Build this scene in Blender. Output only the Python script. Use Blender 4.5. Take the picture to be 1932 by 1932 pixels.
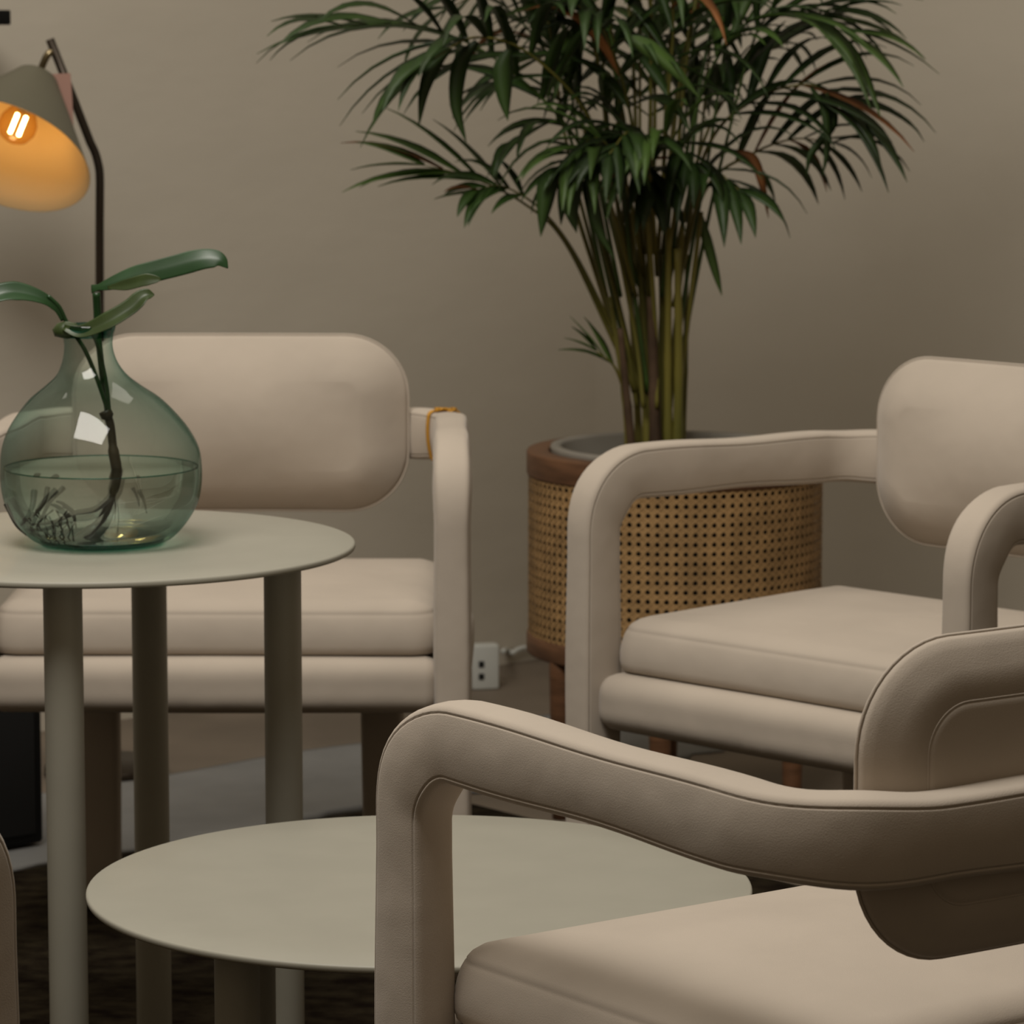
import bpy, bmesh, math, random
from mathutils import Vector, Matrix, Quaternion
import numpy as np

# ------------------------------------------------------------------ camera, world, lights
scene = bpy.context.scene
for o in list(bpy.data.objects): bpy.data.objects.remove(o)
C = scene.collection
PI = math.pi
FPX, CAMH, PITCH = 7394.0, 1.113, 0.1346
cam_d = bpy.data.cameras.new('camera'); cam = bpy.data.objects.new('camera', cam_d); C.objects.link(cam)
cam.location = (0, 0, CAMH); cam.rotation_euler = (PI/2-PITCH, 0, 0)
cam_d.sensor_width = 36; cam_d.lens = FPX/1932*36
cam_d.clip_start = 0.05
cam_d.dof.use_dof = True; cam_d.dof.focus_distance = 2.95; cam_d.dof.aperture_fstop = 22
scene.camera = cam
w = bpy.data.worlds.new('world'); scene.world = w; w.use_nodes = True
w.node_tree.nodes['Background'].inputs[0].default_value = (1.0, .77, .52, 1)
w.node_tree.nodes['Background'].inputs[1].default_value = 0.165
scene.view_settings.view_transform = 'Standard'; scene.view_settings.look = 'None'
scene.view_settings.gamma = 1; scene.view_settings.use_curve_mapping = False
scene.view_settings.exposure = -0.07

def area(name, loc, target, sx, sy, power, col):
    l = bpy.data.lights.new(name, 'AREA'); l.shape = 'RECTANGLE'; l.size = sx; l.size_y = sy; l.energy = power; l.color = col
    o = bpy.data.objects.new(name, l); C.objects.link(o); o.location = loc
    o.rotation_euler = (Vector(target)-Vector(loc)).to_track_quat('-Z', 'Y').to_euler(); return o
area('skylight', (-0.55, 2.65, 2.9), (0.0, 4.1, .6), 1.3, 1.1, 68, (1.0, .95, .87))
area('wall_wash_fill', (-0.45, 4.85, 2.55), (-0.45, 5.0, 0), 1.8, .8, 15, (1.0, .93, .82))  # added unseen area light, brightens the upper back wall and chair tops

def at(u, v, d):
    """world point seen at photo pixel (u, v), at world depth y = d"""
    c, s = math.cos(PITCH), math.sin(PITCH)
    x = (u-966)/FPX; y = -(v-966)/FPX
    dy = c+s*y; dz = -s+c*y
    k = d/dy
    return Vector((x*k, d, CAMH+dz*k))

# ------------------------------------------------------------------ materials
def mat(name, col, rough=.6, var=.0, vscale=6., bump=0., bscale=300., metal=0., spec=.3, col2=None, bdist=.001, stretch=(1, 1, 1), sheen=0.):
    m = bpy.data.materials.new(name); m.use_nodes = True; nt = m.node_tree; b = nt.nodes['Principled BSDF']
    b.inputs['Roughness'].default_value = rough; b.inputs['Metallic'].default_value = metal
    b.inputs['Specular IOR Level'].default_value = spec
    if sheen: b.inputs['Sheen Weight'].default_value = sheen
    b.inputs['Base Color'].default_value = (*col, 1)
    tc = nt.nodes.new('ShaderNodeTexCoord'); mp = nt.nodes.new('ShaderNodeMapping'); nt.links.new(tc.outputs['Object'], mp.inputs[0])
    mp.inputs['Scale'].default_value = stretch
    if var or col2:
        n = nt.nodes.new('ShaderNodeTexNoise'); n.inputs['Scale'].default_value = vscale; n.inputs['Detail'].default_value = 5
        nt.links.new(mp.outputs[0], n.inputs[0])
        r = nt.nodes.new('ShaderNodeValToRGB'); c2 = col2 or tuple(min(1, c*(1+var)) for c in col)
        c1 = col if col2 else tuple(c*(1-var) for c in col)
        r.color_ramp.elements[0].color = (*c1, 1); r.color_ramp.elements[1].color = (*c2, 1)
        r.color_ramp.elements[0].position = .35; r.color_ramp.elements[1].position = .65
        nt.links.new(n.outputs['Fac'], r.inputs[0]); nt.links.new(r.outputs[0], b.inputs['Base Color'])
    if bump:
        n2 = nt.nodes.new('ShaderNodeTexNoise'); n2.inputs['Scale'].default_value = bscale; n2.inputs['Detail'].default_value = 3
        nt.links.new(mp.outputs[0], n2.inputs[0])
        bp = nt.nodes.new('ShaderNodeBump'); bp.inputs['Strength'].default_value = bump; bp.inputs['Distance'].default_value = bdist
        nt.links.new(n2.outputs['Fac'], bp.inputs['Height']); nt.links.new(bp.outputs[0], b.inputs['Normal'])
    return m

def fabric_mat(name, col):
    m = mat(name, col, rough=.9, var=.035, vscale=9, bump=.35, bscale=1100, bdist=.0006, spec=.12, sheen=.15)
    nt = m.node_tree; b = nt.nodes['Principled BSDF']
    old = b.inputs['Normal'].links[0].from_node
    n = nt.nodes.new('ShaderNodeTexNoise'); n.inputs['Scale'].default_value = 14; n.inputs['Detail'].default_value = 2
    tc = nt.nodes.new('ShaderNodeTexCoord'); nt.links.new(tc.outputs['Object'], n.inputs[0])
    b2 = nt.nodes.new('ShaderNodeBump'); b2.inputs['Strength'].default_value = .22; b2.inputs['Distance'].default_value = .012
    nt.links.new(n.outputs['Fac'], b2.inputs['Height']); nt.links.new(old.outputs[0], b2.inputs['Normal']); nt.links.new(b2.outputs[0], b.inputs['Normal'])
    return m

M = {}
M['fabric'] = fabric_mat('cream_fabric', (.455, .394, .328))
M['underside'] = mat('underside_cloth', (.10, .08, .06), .95)
M['powder'] = mat('powder_coat', (.315, .302, .25), .45, var=.02, vscale=20, bump=.1, bscale=900, bdist=.0004, spec=.35)
M['wall'] = mat('plaster', (.475, .432, .36), .85, var=.02, vscale=2.5, bump=.10, bscale=5, bdist=.02, spec=.15, stretch=(1, 1, 2.2))
M['floor'] = mat('concrete', (.16, .13, .10), .6, var=.2, vscale=3, bump=.2, bscale=40, spec=.3)
M['rug'] = mat('dark_rug', (.010, .006, .004), .95, vscale=26, col2=(.036, .028, .016), bump=.8, bscale=160, bdist=.006, spec=.05, stretch=(1, 1.5, 1))
M['runner'] = mat('pale_runner', (.20, .20, .195), .9, var=.08, vscale=8, bump=.3, bscale=300, spec=.1)
M['black'] = mat('black_satin', (.004, .004, .004), .6, bump=.05, spec=.2)
M['wood'] = mat('brown_wood', (.13, .062, .030), .5, var=.25, vscale=14, bump=.15, bscale=60, stretch=(1, 1, 6), spec=.3)
M['cane'] = mat('woven_cane', (.40, .245, .105), .55, var=.18, vscale=30, bump=.2, bscale=400, bdist=.0005, spec=.3)
M['pot'] = mat('grey_pot', (.26, .24, .205), .7, var=.06, vscale=12, bump=.2, bscale=120, spec=.2)
M['soil'] = mat('soil', (.02, .014, .009), .95, var=.5, vscale=60, bump=1, bscale=80, bdist=.01)
M['hole_shade'] = mat('dark_hole_shade', (.03, .022, .016), .9)
M['leaf'] = mat('palm_leaf', (.023, .050, .008), .5, var=.45, vscale=7, spec=.45, bump=.1, bscale=90)
M['leaf2'] = mat('palm_leaf_light', (.048, .092, .015), .5, var=.35, vscale=7, spec=.45, bump=.1, bscale=90)
M['leafdry'] = mat('palm_leaf_dry', (.20, .075, .02), .6, var=.3, vscale=9)
M['caneg'] = mat('palm_cane', (.17, .145, .026), .5, vscale=9, col2=(.085, .09, .018), stretch=(1, 1, .4), spec=.35)
M['canebrown'] = mat('palm_cane_brown', (.075, .045, .025), .7, var=.4, vscale=14)
M['pleaf'] = mat('glossy_leaf', (.014, .045, .012), .33, var=.35, vscale=12, spec=.4)
M['pleafback'] = mat('glossy_leaf_underside', (.035, .055, .015), .38, var=.4, vscale=20, spec=.4)
M['root'] = mat('wet_root', (.028, .020, .010), .5, var=.4, vscale=60)
M['bronze'] = mat('dark_bronze', (.035, .026, .018), .35, metal=.6, spec=.4, var=.1)
M['brass'] = mat('brass', (.30, .24, .14), .3, metal=.9)
M['shade'] = mat('olive_lacquer', (.105, .098, .068), .5, var=.03, spec=.3)
M['shadein'] = mat('shade_inner', (.62, .47, .27), .6, spec=.2)
M['gold'] = mat('gold_cord', (.50, .25, .03), .4, metal=.5, bump=.6, bscale=700)
M['white'] = mat('white_plastic', (.52, .53, .50), .45)
M['pink'] = mat('pink_reflection', (.33, .19, .15), .8, var=.06)  # colour of the reflection painted beside the lamp shade
M['socket'] = mat('dark_hole', (.01, .01, .01), .8)

def emis(name, col, s):
    m = bpy.data.materials.new(name); m.use_nodes = True; b = m.node_tree.nodes['Principled BSDF']
    b.inputs['Base Color'].default_value = (*col, 1); b.inputs['Emission Color'].default_value = (*col, 1); b.inputs['Emission Strength'].default_value = s
    return m
M['filament'] = emis('glowing_filament', (1, .72, .36), 30)

def thin_glass(name, tint, edge, gloss=.65):
    m = bpy.data.materials.new(name); m.use_nodes = True; nt = m.node_tree; nt.nodes.clear()
    out = nt.nodes.new('ShaderNodeOutputMaterial'); mix = nt.nodes.new('ShaderNodeMixShader')
    tr = nt.nodes.new('ShaderNodeBsdfTransparent'); gl = nt.nodes.new('ShaderNodeBsdfGlossy'); gl.inputs['Roughness'].default_value = .02
    gl.inputs['Color'].default_value = (gloss, gloss, gloss, 1)
    lw = nt.nodes.new('ShaderNodeLayerWeight'); lw.inputs['Blend'].default_value = .35
    mx = nt.nodes.new('ShaderNodeMix'); mx.data_type = 'RGBA'; mx.inputs[6].default_value = (*tint, 1); mx.inputs[7].default_value = (*edge, 1)
    nt.links.new(lw.outputs['Facing'], mx.inputs[0]); nt.links.new(mx.outputs[2], tr.inputs[0])
    pw = nt.nodes.new('ShaderNodeMath'); pw.operation = 'POWER'; pw.inputs[1].default_value = 4.0
    l2 = nt.nodes.new('ShaderNodeLayerWeight'); l2.inputs['Blend'].default_value = .5; nt.links.new(l2.outputs['Facing'], pw.inputs[0])
    ma = nt.nodes.new('ShaderNodeMath'); ma.operation = 'MULTIPLY_ADD'; ma.inputs[1].default_value = .55; ma.inputs[2].default_value = .045; nt.links.new(pw.outputs[0], ma.inputs[0])
    nt.links.new(ma.outputs[0], mix.inputs[0]); nt.links.new(tr.outputs[0], mix.inputs[1]); nt.links.new(gl.outputs[0], mix.inputs[2])
    nt.links.new(mix.outputs[0], out.inputs[0]); return m
M['glass'] = thin_glass('green_glass', (.87, .925, .895), (.27, .50, .45))
M['glassdeep'] = thin_glass('thick_green_glass', (.42, .66, .60), (.10, .32, .28))
M['bulb'] = thin_glass('bulb_glass', (.97, .86, .62), (.85, .6, .3))
m = bpy.data.materials.new('water'); m.use_nodes = True; nt = m.node_tree; nt.nodes.clear()
g = nt.nodes.new('ShaderNodeBsdfRefraction'); g.inputs['IOR'].default_value = 1.2; g.inputs['Roughness'].default_value = 0; g.inputs['Color'].default_value = (.96, .985, .965, 1)
o_ = nt.nodes.new('ShaderNodeOutputMaterial'); t_ = nt.nodes.new('ShaderNodeBsdfTransparent'); t_.inputs[0].default_value = (.95, .98, .955, 1)
mx_ = nt.nodes.new('ShaderNodeMixShader'); mx_.inputs[0].default_value = .55
nt.links.new(g.outputs[0], mx_.inputs[1]); nt.links.new(t_.outputs[0], mx_.inputs[2]); nt.links.new(mx_.outputs[0], o_.inputs[0]); M['water'] = m

# ------------------------------------------------------------------ mesh helpers
def obj(name, verts, faces, m, parent=None, smooth=True):
    me = bpy.data.meshes.new(name); me.from_pydata([tuple(v) for v in verts], [], faces); me.validate()
    bm = bmesh.new(); bm.from_mesh(me); bmesh.ops.recalc_face_normals(bm, faces=bm.faces); bm.to_mesh(me); bm.free()
    if smooth:
        me.polygons.foreach_set('use_smooth', [True]*len(me.polygons))
    me.materials.append(m if not isinstance(m, str) else M[m])
    o = bpy.data.objects.new(name, me); C.objects.link(o); o.parent = parent; return o
def sharp(o, ang=40):
    me = o.data; bm = bmesh.new(); bm.from_mesh(me)
    for e in bm.edges:
        if len(e.link_faces) == 2 and e.calc_face_angle() > math.radians(ang): e.smooth = False
    bm.to_mesh(me); bm.free(); return o
def mark(o, label, cat=None, group=None, kind=None):
    if label: o['label'] = label
    if cat: o['category'] = cat
    if group: o['group'] = group
    if kind: o['kind'] = kind
    return o
def thing(name, label, cat, loc=(0, 0, 0), rz=0, group=None):
    o = bpy.data.objects.new(name, None); C.objects.link(o); o.location = loc; o.rotation_euler = (0, 0, rz); o.empty_display_size = .05
    return mark(o, label, cat, group)
class MB:
    def __init__(s): s.v = []; s.f = []
    def add(s, v, f):
        k = len(s.v); s.v += [Vector(p) for p in v]; s.f += [tuple(i+k for i in q) for q in f]
    def build(s, name, m, parent=None, smooth=True): return obj(name, s.v, s.f, m, parent, smooth)
def rings_mesh(rings, closed=True, cap0=True, cap1=True):
    n = len(rings[0]); v = [p for r in rings for p in r]; f = []
    for i in range(len(rings)-1):
        for j in range(n if closed else n-1):
            k = (j+1) % n; f.append((i*n+j, i*n+k, (i+1)*n+k, (i+1)*n+j))
    if cap0: f.append(tuple(range(n-1, -1, -1)))
    if cap1: f.append(tuple((len(rings)-1)*n+j for j in range(n)))
    return v, f
def lathe(prof, n=64, axis=None, cap0=False, cap1=False):
    rings = []
    for r, z, *c in prof:
        cx = c[0] if c else 0
        rings.append([Vector((cx+r*math.cos(2*PI*j/n), r*math.sin(2*PI*j/n), z)) for j in range(n)])
    return rings_mesh(rings, True, cap0, cap1)
def tube(pts, rad, n=8, cap=True):
    pts = [Vector(p) for p in pts]; rings = []; ref = None
    for i, p in enumerate(pts):
        t = (pts[min(i+1, len(pts)-1)]-pts[max(i-1, 0)]).normalized()
        if ref is None:
            ref = t.orthogonal().normalized()
        ref = (ref-t*ref.dot(t)).normalized(); b = t.cross(ref)
        r = rad[i] if isinstance(rad, (list, tuple)) else rad
        rings.append([p+(ref*math.cos(2*PI*j/n)+b*math.sin(2*PI*j/n))*r for j in range(n)])
    return rings_mesh(rings, True, cap, cap)
def closed_tube(pts, rad, n=6):
    pts = [Vector(p) for p in pts]; N = len(pts); rings = []; ref = None
    for i, p in enumerate(pts):
        t = (pts[(i+1) % N]-pts[i-1]).normalized()
        if ref is None: ref = t.orthogonal().normalized()
        ref = (ref-t*ref.dot(t)).normalized(); b = t.cross(ref)
        rings.append([p+(ref*math.cos(2*PI*j/n)+b*math.sin(2*PI*j/n))*rad for j in range(n)])
    v = [p for r in rings for p in r]; f = []
    for i in range(N):
        for j in range(n):
            k = (j+1) % n; a = (i+1) % N; f.append((i*n+j, i*n+k, a*n+k, a*n+j))
    return v, f
def spline(pts, n=12):
    """Catmull-Rom through pts"""
    P = [Vector(p) for p in pts]; P = [P[0]*2-P[1]]+P+[P[-1]*2-P[-2]]; out = []
    for i in range(1, len(P)-2):
        for k in range(n):
            t = k/n; a, b, c, d = P[i-1], P[i], P[i+1], P[i+2]
            out.append(.5*((2*b)+(c-a)*t+(2*a-5*b+4*c-d)*t*t+(3*b-a-3*c+d)*t**3))
    out.append(P[-2]); return out
def box(mn, mx, bev=.003):
    bm = bmesh.new(); bmesh.ops.create_cube(bm, size=1)
    for v in bm.verts: v.co = Vector([(mn[i]+mx[i])/2+v.co[i]*(mx[i]-mn[i]) for i in range(3)])
    if bev: bmesh.ops.bevel(bm, geom=list(bm.edges), offset=bev, segments=3, affect='EDGES', profile=.5)
    bm.verts.index_update()
    v = [x.co.copy() for x in bm.verts]; f = [tuple(x.index for x in q.verts) for q in bm.faces]; bm.free(); return v, f
def rrect(hx, hy, r, nc=8, ns=6):
    """outline of a rounded rectangle, ccw, with points along the sides"""
    pts = []; r = min(r, hx*.999, hy*.999)
    cs = [(hx-r, hy-r, 0), (-hx+r, hy-r, 90), (-hx+r, -hy+r, 180), (hx-r, -hy+r, 270)]
    for i, (cx, cy, a0) in enumerate(cs):
        for k in range(nc+1):
            a = math.radians(a0+90*k/nc); pts.append((cx+r*math.cos(a), cy+r*math.sin(a)))
        nx, ny, na = cs[(i+1) % 4]; a = math.radians(na)
        p = pts[-1]; q = (nx+r*math.cos(a), ny+r*math.sin(a))
        for k in range(1, ns): pts.append((p[0]+(q[0]-p[0])*k/ns, p[1]+(q[1]-p[1])*k/ns))
    return pts
def cushion(hx, hy, r, levels, fn, dome0, dome1, nc=8, ns=8):
    """levels: (inset, height) side rings; domes (height, power) close both faces; fn maps (a, b, h) to a point"""
    rings = []
    def ring(ins, sc, h): return [fn(a*sc, b*sc, h) for a, b in rrect(hx-ins, hy-ins, max(r-ins, .004), nc, ns)]
    S = [.04, .15, .3, .45, .6, .72, .82, .9, .96]
    i0, h0 = levels[0]; i1, h1 = levels[-1]
    def face(ins, s, h, dm, p):
        out = []; A, B = hx-ins, hy-ins
        for a, b in rrect(A, B, max(r-ins, .004), nc, ns):
            k1 = max(0, 1-abs(a/A)**p)*max(0, 1-abs(b/B)**p)
            a *= s; b *= s; k = max(0, 1-abs(a/A)**p)*max(0, 1-abs(b/B)**p)
            out.append(fn(a, b, h+dm*(k-k1*s**8)))
        return out
    for s in S: rings.append(face(i0, s, h0, -dome0[0], dome0[1]))
    for i, h in levels: rings.append(ring(i, 1, h))
    for s in reversed(S): rings.append(face(i1, s, h1, dome1[0], dome1[1]))
    return rings_mesh(rings)

# ------------------------------------------------------------------ the room
YAW = math.radians(40); E1 = Vector((math.cos(YAW), math.sin(YAW), 0)); E2 = Vector((math.sin(YAW), -math.cos(YAW), 0))
KC = Vector((.385, 6.74, 0))      # the corner of back and right wall
FZ, CR = -.0095, .32
def slab(a0, a1, b0, b1, z0, z1):
    v = []
    for z in (z0, z1):
        for a, b in ((a0, b0), (a1, b0), (a1, b1), (a0, b1)): p = KC+E1*a+E2*b; v.append((p.x, p.y, z))
    return v, [(3, 2, 1, 0), (4, 5, 6, 7), (0, 1, 5, 4), (1, 2, 6, 5), (2, 3, 7, 6), (3, 0, 4, 7)]
mark(obj('floor', *slab(-7, 0.1, -.1, 9, -.11, FZ), 'floor', smooth=False), 'grey brown concrete floor', kind='structure')
mark(obj('wall_back', *slab(-7, -CR, -.1, 0, FZ, 3.2), 'wall', smooth=False), 'beige plastered wall behind the chairs', kind='structure')
# the right wall runs into the back wall through a rounded corner
cv = []; ncv = 14
line = [(-CR+CR*math.sin(PI/2*k/ncv), CR-CR*math.cos(PI/2*k/ncv)) for k in range(ncv+1)]+[(0, 9)]
outl = [(.1, 9), (.1, -.1), (-CR, -.1)]
ring = line+outl; nr = len(ring)
for z in (FZ, 3.2):
    for a_, b_ in ring: p_ = KC+E1*a_+E2*b_; cv.append((p_.x, p_.y, z))
wr_ = obj('wall_right', cv, [tuple(range(nr-1, -1, -1)), tuple(range(nr, 2*nr))]+[(i, (i+1) % nr, nr+(i+1) % nr, nr+i) for i in range(nr)], 'wall')
mark(sharp(wr_, 30), 'beige plastered wall with a rounded corner', kind='structure')

# dark rug under the seating group
def rug(name, a0, a1, b0, b1, th, m, wave=.0, seed=1, na=60, nb=40, ragged=0.):
    rnd = random.Random(seed); v = []; f = []
    ph = [rnd.random()*6 for _ in range(6)]
    for i in range(na+1):
        for j in range(nb+1):
            a = a0+(a1-a0)*i/na; b = b0+(b1-b0)*j/nb
            if j == nb and ragged: b += rnd.uniform(-ragged, ragged)
            z = th+wave*(math.sin(9*a+13*b+ph[0])*math.sin(6*b-4*a+ph[1])+1)
            p = KC+E1*a+E2*b; v.append((p.x, p.y, z))
    n = nb+1
    for i in range(na):
        for j in range(nb): f.append((i*n+j, (i+1)*n+j, (i+1)*n+j+1, i*n+j+1))
    k = len(v); edge = [i*n for i in range(na+1)]+[na*n+j for j in range(1, n)]+[i*n+nb for i in range(na-1, -1, -1)]+[j for j in range(nb-1, 0, -1)]
    for e in edge: v.append((v[e][0], v[e][1], FZ+.0003))
    L = len(edge)
    for q in range(L): f.append((edge[q], edge[(q+1) % L], k+(q+1) % L, k+q))
    f.append(tuple(k+q for q in range(L)))
    return obj(name, v, f, m)
mark(rug('dark_rug', -5.2, -1.29, .80, 5.2, -.0022, 'rug', .0009), 'dark brown patterned rug under the round tables', 'rug')
mark(rug('runner_rug', -3.6, -.75, .41, .775, FZ+.002, 'runner', .004, 4, 110, 24, .012), 'pale grey rumpled runner on the floor along the wall', 'rug')

# ------------------------------------------------------------------ armchair
XF, PHI, T_, Q_, QA, D_, R_, ZA, DROP = .2612, .0307, .037, .058, .0575, .4752, .0895, .6061, .0119
RB = .063
def frame_half(s):
    """centre line of half of the arm frame: list of (point, outward normal, across size, in-plane size, part)"""
    a = Vector((-s*math.sin(PHI), math.cos(PHI), 0)); n = Vector((s*math.cos(PHI), math.sin(PHI), 0))
    p0 = Vector((s*XF, 0, 0))+a*(Q_/2); out = []
    zc = ZA-QA/2; zb = zc-RB
    for i in range(21): out.append((p0+Vector((0, 0, zb*i/20)), n, 'leg' if i < 19 else 'armrest'))
    for i in range(1, 15):
        th = PI/2*i/14
        out.append((p0+Vector((0, 0, zb))+a*(RB*(1-math.cos(th)))+Vector((0, 0, RB*math.sin(th))), n, 'armrest'))
    ys = D_-R_*(1-math.sin(PHI)); L = ys/math.cos(PHI); l0 = Q_/2+RB
    y0 = l0*math.cos(PHI)
    def zz(y): return zc-DROP*max(0, min(1, (y-y0)/(D_-y0)))**1.2
    for i in range(1, 17):
        l = l0+(L-l0)*i/16; p = Vector((s*XF, 0, 0))+a*l; p.z = zz(p.y); out.append((p, n, 'armrest' if i < 15 else 'rail'))
    c = Vector((s*XF, 0, 0))+a*L-n*R_
    for i in range(1, 17):
        th = PHI+(PI/2-PHI)*i/16; d = Vector((s*math.cos(th), math.sin(th), 0)); p = c+d*R_; p.z = zz(p.y); out.append((p, d, 'rail'))
    xe = abs(out[-1][0].x)
    for i in range(1, 11):
        x = xe*(1-i/10); out.append((Vector((s*x, D_+.006*(1-(x/xe)**2), zc-DROP)), Vector((0, 1, 0)), 'rail'))
    return out
def frame_profile(ht, hq, r=.0075, puff=.0022, notch=.0016):
    pts = []
    for (sx, sy, a0) in ((1, 1, 0), (-1, 1, 90), (-1, -1, 180), (1, -1, 270)):
        cx, cy = sx*(ht-r), sy*(hq-r)
        ks = ((0, 0), (8, -.0002), (14, -notch), (20, -.0002), (28, 0), (42, 0), (56, 0), (73, 0), (90, 0))
        if sx*sy < 0: ks = tuple((90-k, dr) for k, dr in reversed(ks))
        for k, dr in ks:
            a = math.radians(a0+k); pts.append((cx+(r+dr)*math.cos(a), cy+(r+dr)*math.sin(a)))
        # points along the following side
        if sx*sy > 0: # top / bottom side, moving in x
            for k in (.2, .5, .8): pts.append((sx*(ht-r)*(1-2*k), sy*(hq+puff*.5*4*k*(1-k))))
        else:
            for k in (.15, .35, .5, .65, .85): pts.append((sx*(ht+puff*4*k*(1-k)), sy*(hq-r)*(1-2*k)))
    return pts
def frame_rings(path):
    rings = []; P = [p for p, _, _ in path]
    for i, (p, n, part) in enumerate(path):
        t = (P[min(i+1, len(P)-1)]-P[max(i-1, 0)]).normalized()
        n = (n-t*n.dot(t)).normalized(); b = n.cross(t)
        wob = .0009*math.sin(i*.55)+.0007*math.sin(i*.23+1)
        q = Q_ if part == 'leg' else QA
        prof = frame_profile(T_/2+wob*.6, q/2+wob)
        sg = 1 if p.x >= -1e-9 else -1
        rings.append([p+n*x+b*y for x, y in prof])
    return rings
def make_chair(name, label, group):
    root = thing(name, label, 'armchair', group=group); F = M['fabric']
    Rt = frame_half(1); Lf = frame_half(-1)
    # left half is mirrored so that the rings run on continuously
    for s in (1, -1):
        half = frame_half(1); rg = frame_rings(half)
        if s < 0: rg = [[Vector((-q.x, q.y, q.z)) for q in reversed(r)] for r in rg]
        idx = {k: [i for i, h in enumerate(half) if h[2] == k] for k in ('leg', 'armrest', 'rail')}
        a, b = idx['leg'][0], idx['leg'][-1]
        # round the foot a little
        obj('leg', *rings_mesh(rg[a:b+1], True, True, False), F, root)
        a, b2 = idx['armrest'][0], idx['armrest'][-1]
        obj('armrest', *rings_mesh(rg[a-1:b2+1], True, False, False), F, root)
        if s > 0: right_rail = rg[idx['rail'][0]-1:]
    left_rail = [[Vector((-q.x, q.y, q.z)) for q in r] for r in reversed(right_rail[:-1])]
    obj('back_rail', *rings_mesh(right_rail+left_rail, True, False, False), F, root)
    # front rail
    def fr(a, b, h): return Vector((h, .042+a, .3305+b))
    lv = [(.010, -.2415), (.003, -.238), (.0, -.230), (-.0005, -.12), (-.001, 0), (-.0005, .12), (0, .230), (.003, .238), (.010, .2415)]
    v, f = cushion(.030, .031, .022, lv, fr, (.004, 2), (.004, 2), 6, 4)
    obj('front_rail', v, f, F, root)
    # side rails and the seat base
    for s in (1, -1):
        def sr(a, b, h, s=s): return Vector((s*.252+a, h, .329+b))
        lv = [(.010, .072), (.002, .076), (0, .085), (-.0005, .24), (0, .40), (.002, .41), (.010, .414)]
        obj('side_rail', *cushion(.024, .033, .018, lv, sr, (.002, 2), (.002, 2), 6, 4), F, root)
    def br(a, b, h): return Vector((h, .425+a, .329+b))
    lv = [(.010, -.24), (.0, -.232), (0, 0), (0, .232), (.010, .24)]
    obj('rear_rail', *cushion(.022, .033, .018, lv, br, (.002, 2), (.002, 2), 6, 4), F, root)
    obj('seat_base', *box((-.232, .06, .300), (.232, .42, .3615), .003), M['underside'], root)
    # seat cushion
    hy = (.425-.037)/2; yc = .037+hy
    def sc(a, b, h): return Vector((a, yc+b, h-.004*(b/hy > .5)*(b/hy-.5)))
    lv = [(.012, .3620), (.004, .3635), (.0005, .3665), (-.001, .374), (-.001, .384), (.001, .394), (.004, .403), (.0065, .4075), (.0082, .4092), (.0082, .4104), (.0115, .4142), (.019, .4188), (.031, .4226)]
    obj('seat_cushion', *cushion(.2475, hy, .037, lv, sc, (.0, 2), (.0105, 2.1), 11, 12), F, root)
    # back cushion, bowed along the rail
    PX, ZT, ZB = .1975, .688, .473; hz = (ZT-ZB)/2; zc = (ZT+ZB)/2; BY = .466
    def bc(a, b, h): return Vector((a, BY-h-.006*(a/PX)**2, zc+b))
    lv = [(.046, -.003), (.0415, -.0028), (.0400, -.0012), (.0386, -.0022), (.020, .0058), (.008, .0115), (.002, .0155), (0, .019), (.0010, .0208), (.0005, .0218), (.0045, .0258), (.012, .0325), (.022, .041), (.036, .051), (.052, .0585)]
    bk = obj('back_cushion', *cushion(PX, hz, .074, lv, bc, (.001, 2), (.013, 2.0), 12, 12), F, root)
    obj('piping', *closed_tube([bc(a, b, .0210) for a, b in rrect(PX+.0003, hz+.0003, .074, 12, 12)], .0014, 6), F, bk)
    obj('piping', *closed_tube([bc(a, b, -.0016) for a, b in rrect(PX-.0398, hz-.0398, .034, 12, 12)], .0010, 6), F, bk)
    # rear legs
    for s in (1, -1):
        rings = []
        for z, k in ((0, .80), (.004, .86), (.05, .88), (.15, .94), (.305, 1)):
            rings.append([Vector((s*.168+x*k, .385+y*k+.02*(1-z/.305), z)) for x, y in rrect(.026, .022, .009, 4, 2)])
        obj('leg', *rings_mesh(rings), F, root)
    return root
def copy_tree(o, parent=None):
    c = o.copy(); C.objects.link(c); c.parent = parent
    for ch in o.children: copy_tree(ch, c)
    return c
AX_ = 1.03
GRP = 'matching cream armchairs round the tables'
chairA = make_chair('armchair', 'cream armchair with a gold cord on its arm, standing behind the tall table', GRP)
chairs = [(chairA, (-.3349, 4.298, 0), -.012, None)]
for pos, yaw, lab in (((.254, 4.0439, 0), -.7803, 'cream armchair standing in front of the cane planter'),
                      ((.1213, 2.9621, 0), -2.5065, 'cream armchair pulled up to the low table, backrest turned to the viewer'),
                      ((-.5415, 2.66, 0), 2.50, 'cream armchair of which only one front leg shows, opposite the low table')):
    c = copy_tree(chairA); c['label'] = lab; chairs.append((c, pos, yaw, lab))
for c, pos, yaw, _ in chairs: c.location = pos; c.rotation_euler = (0, 0, yaw)
chairA.scale.x = AX_

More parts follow.
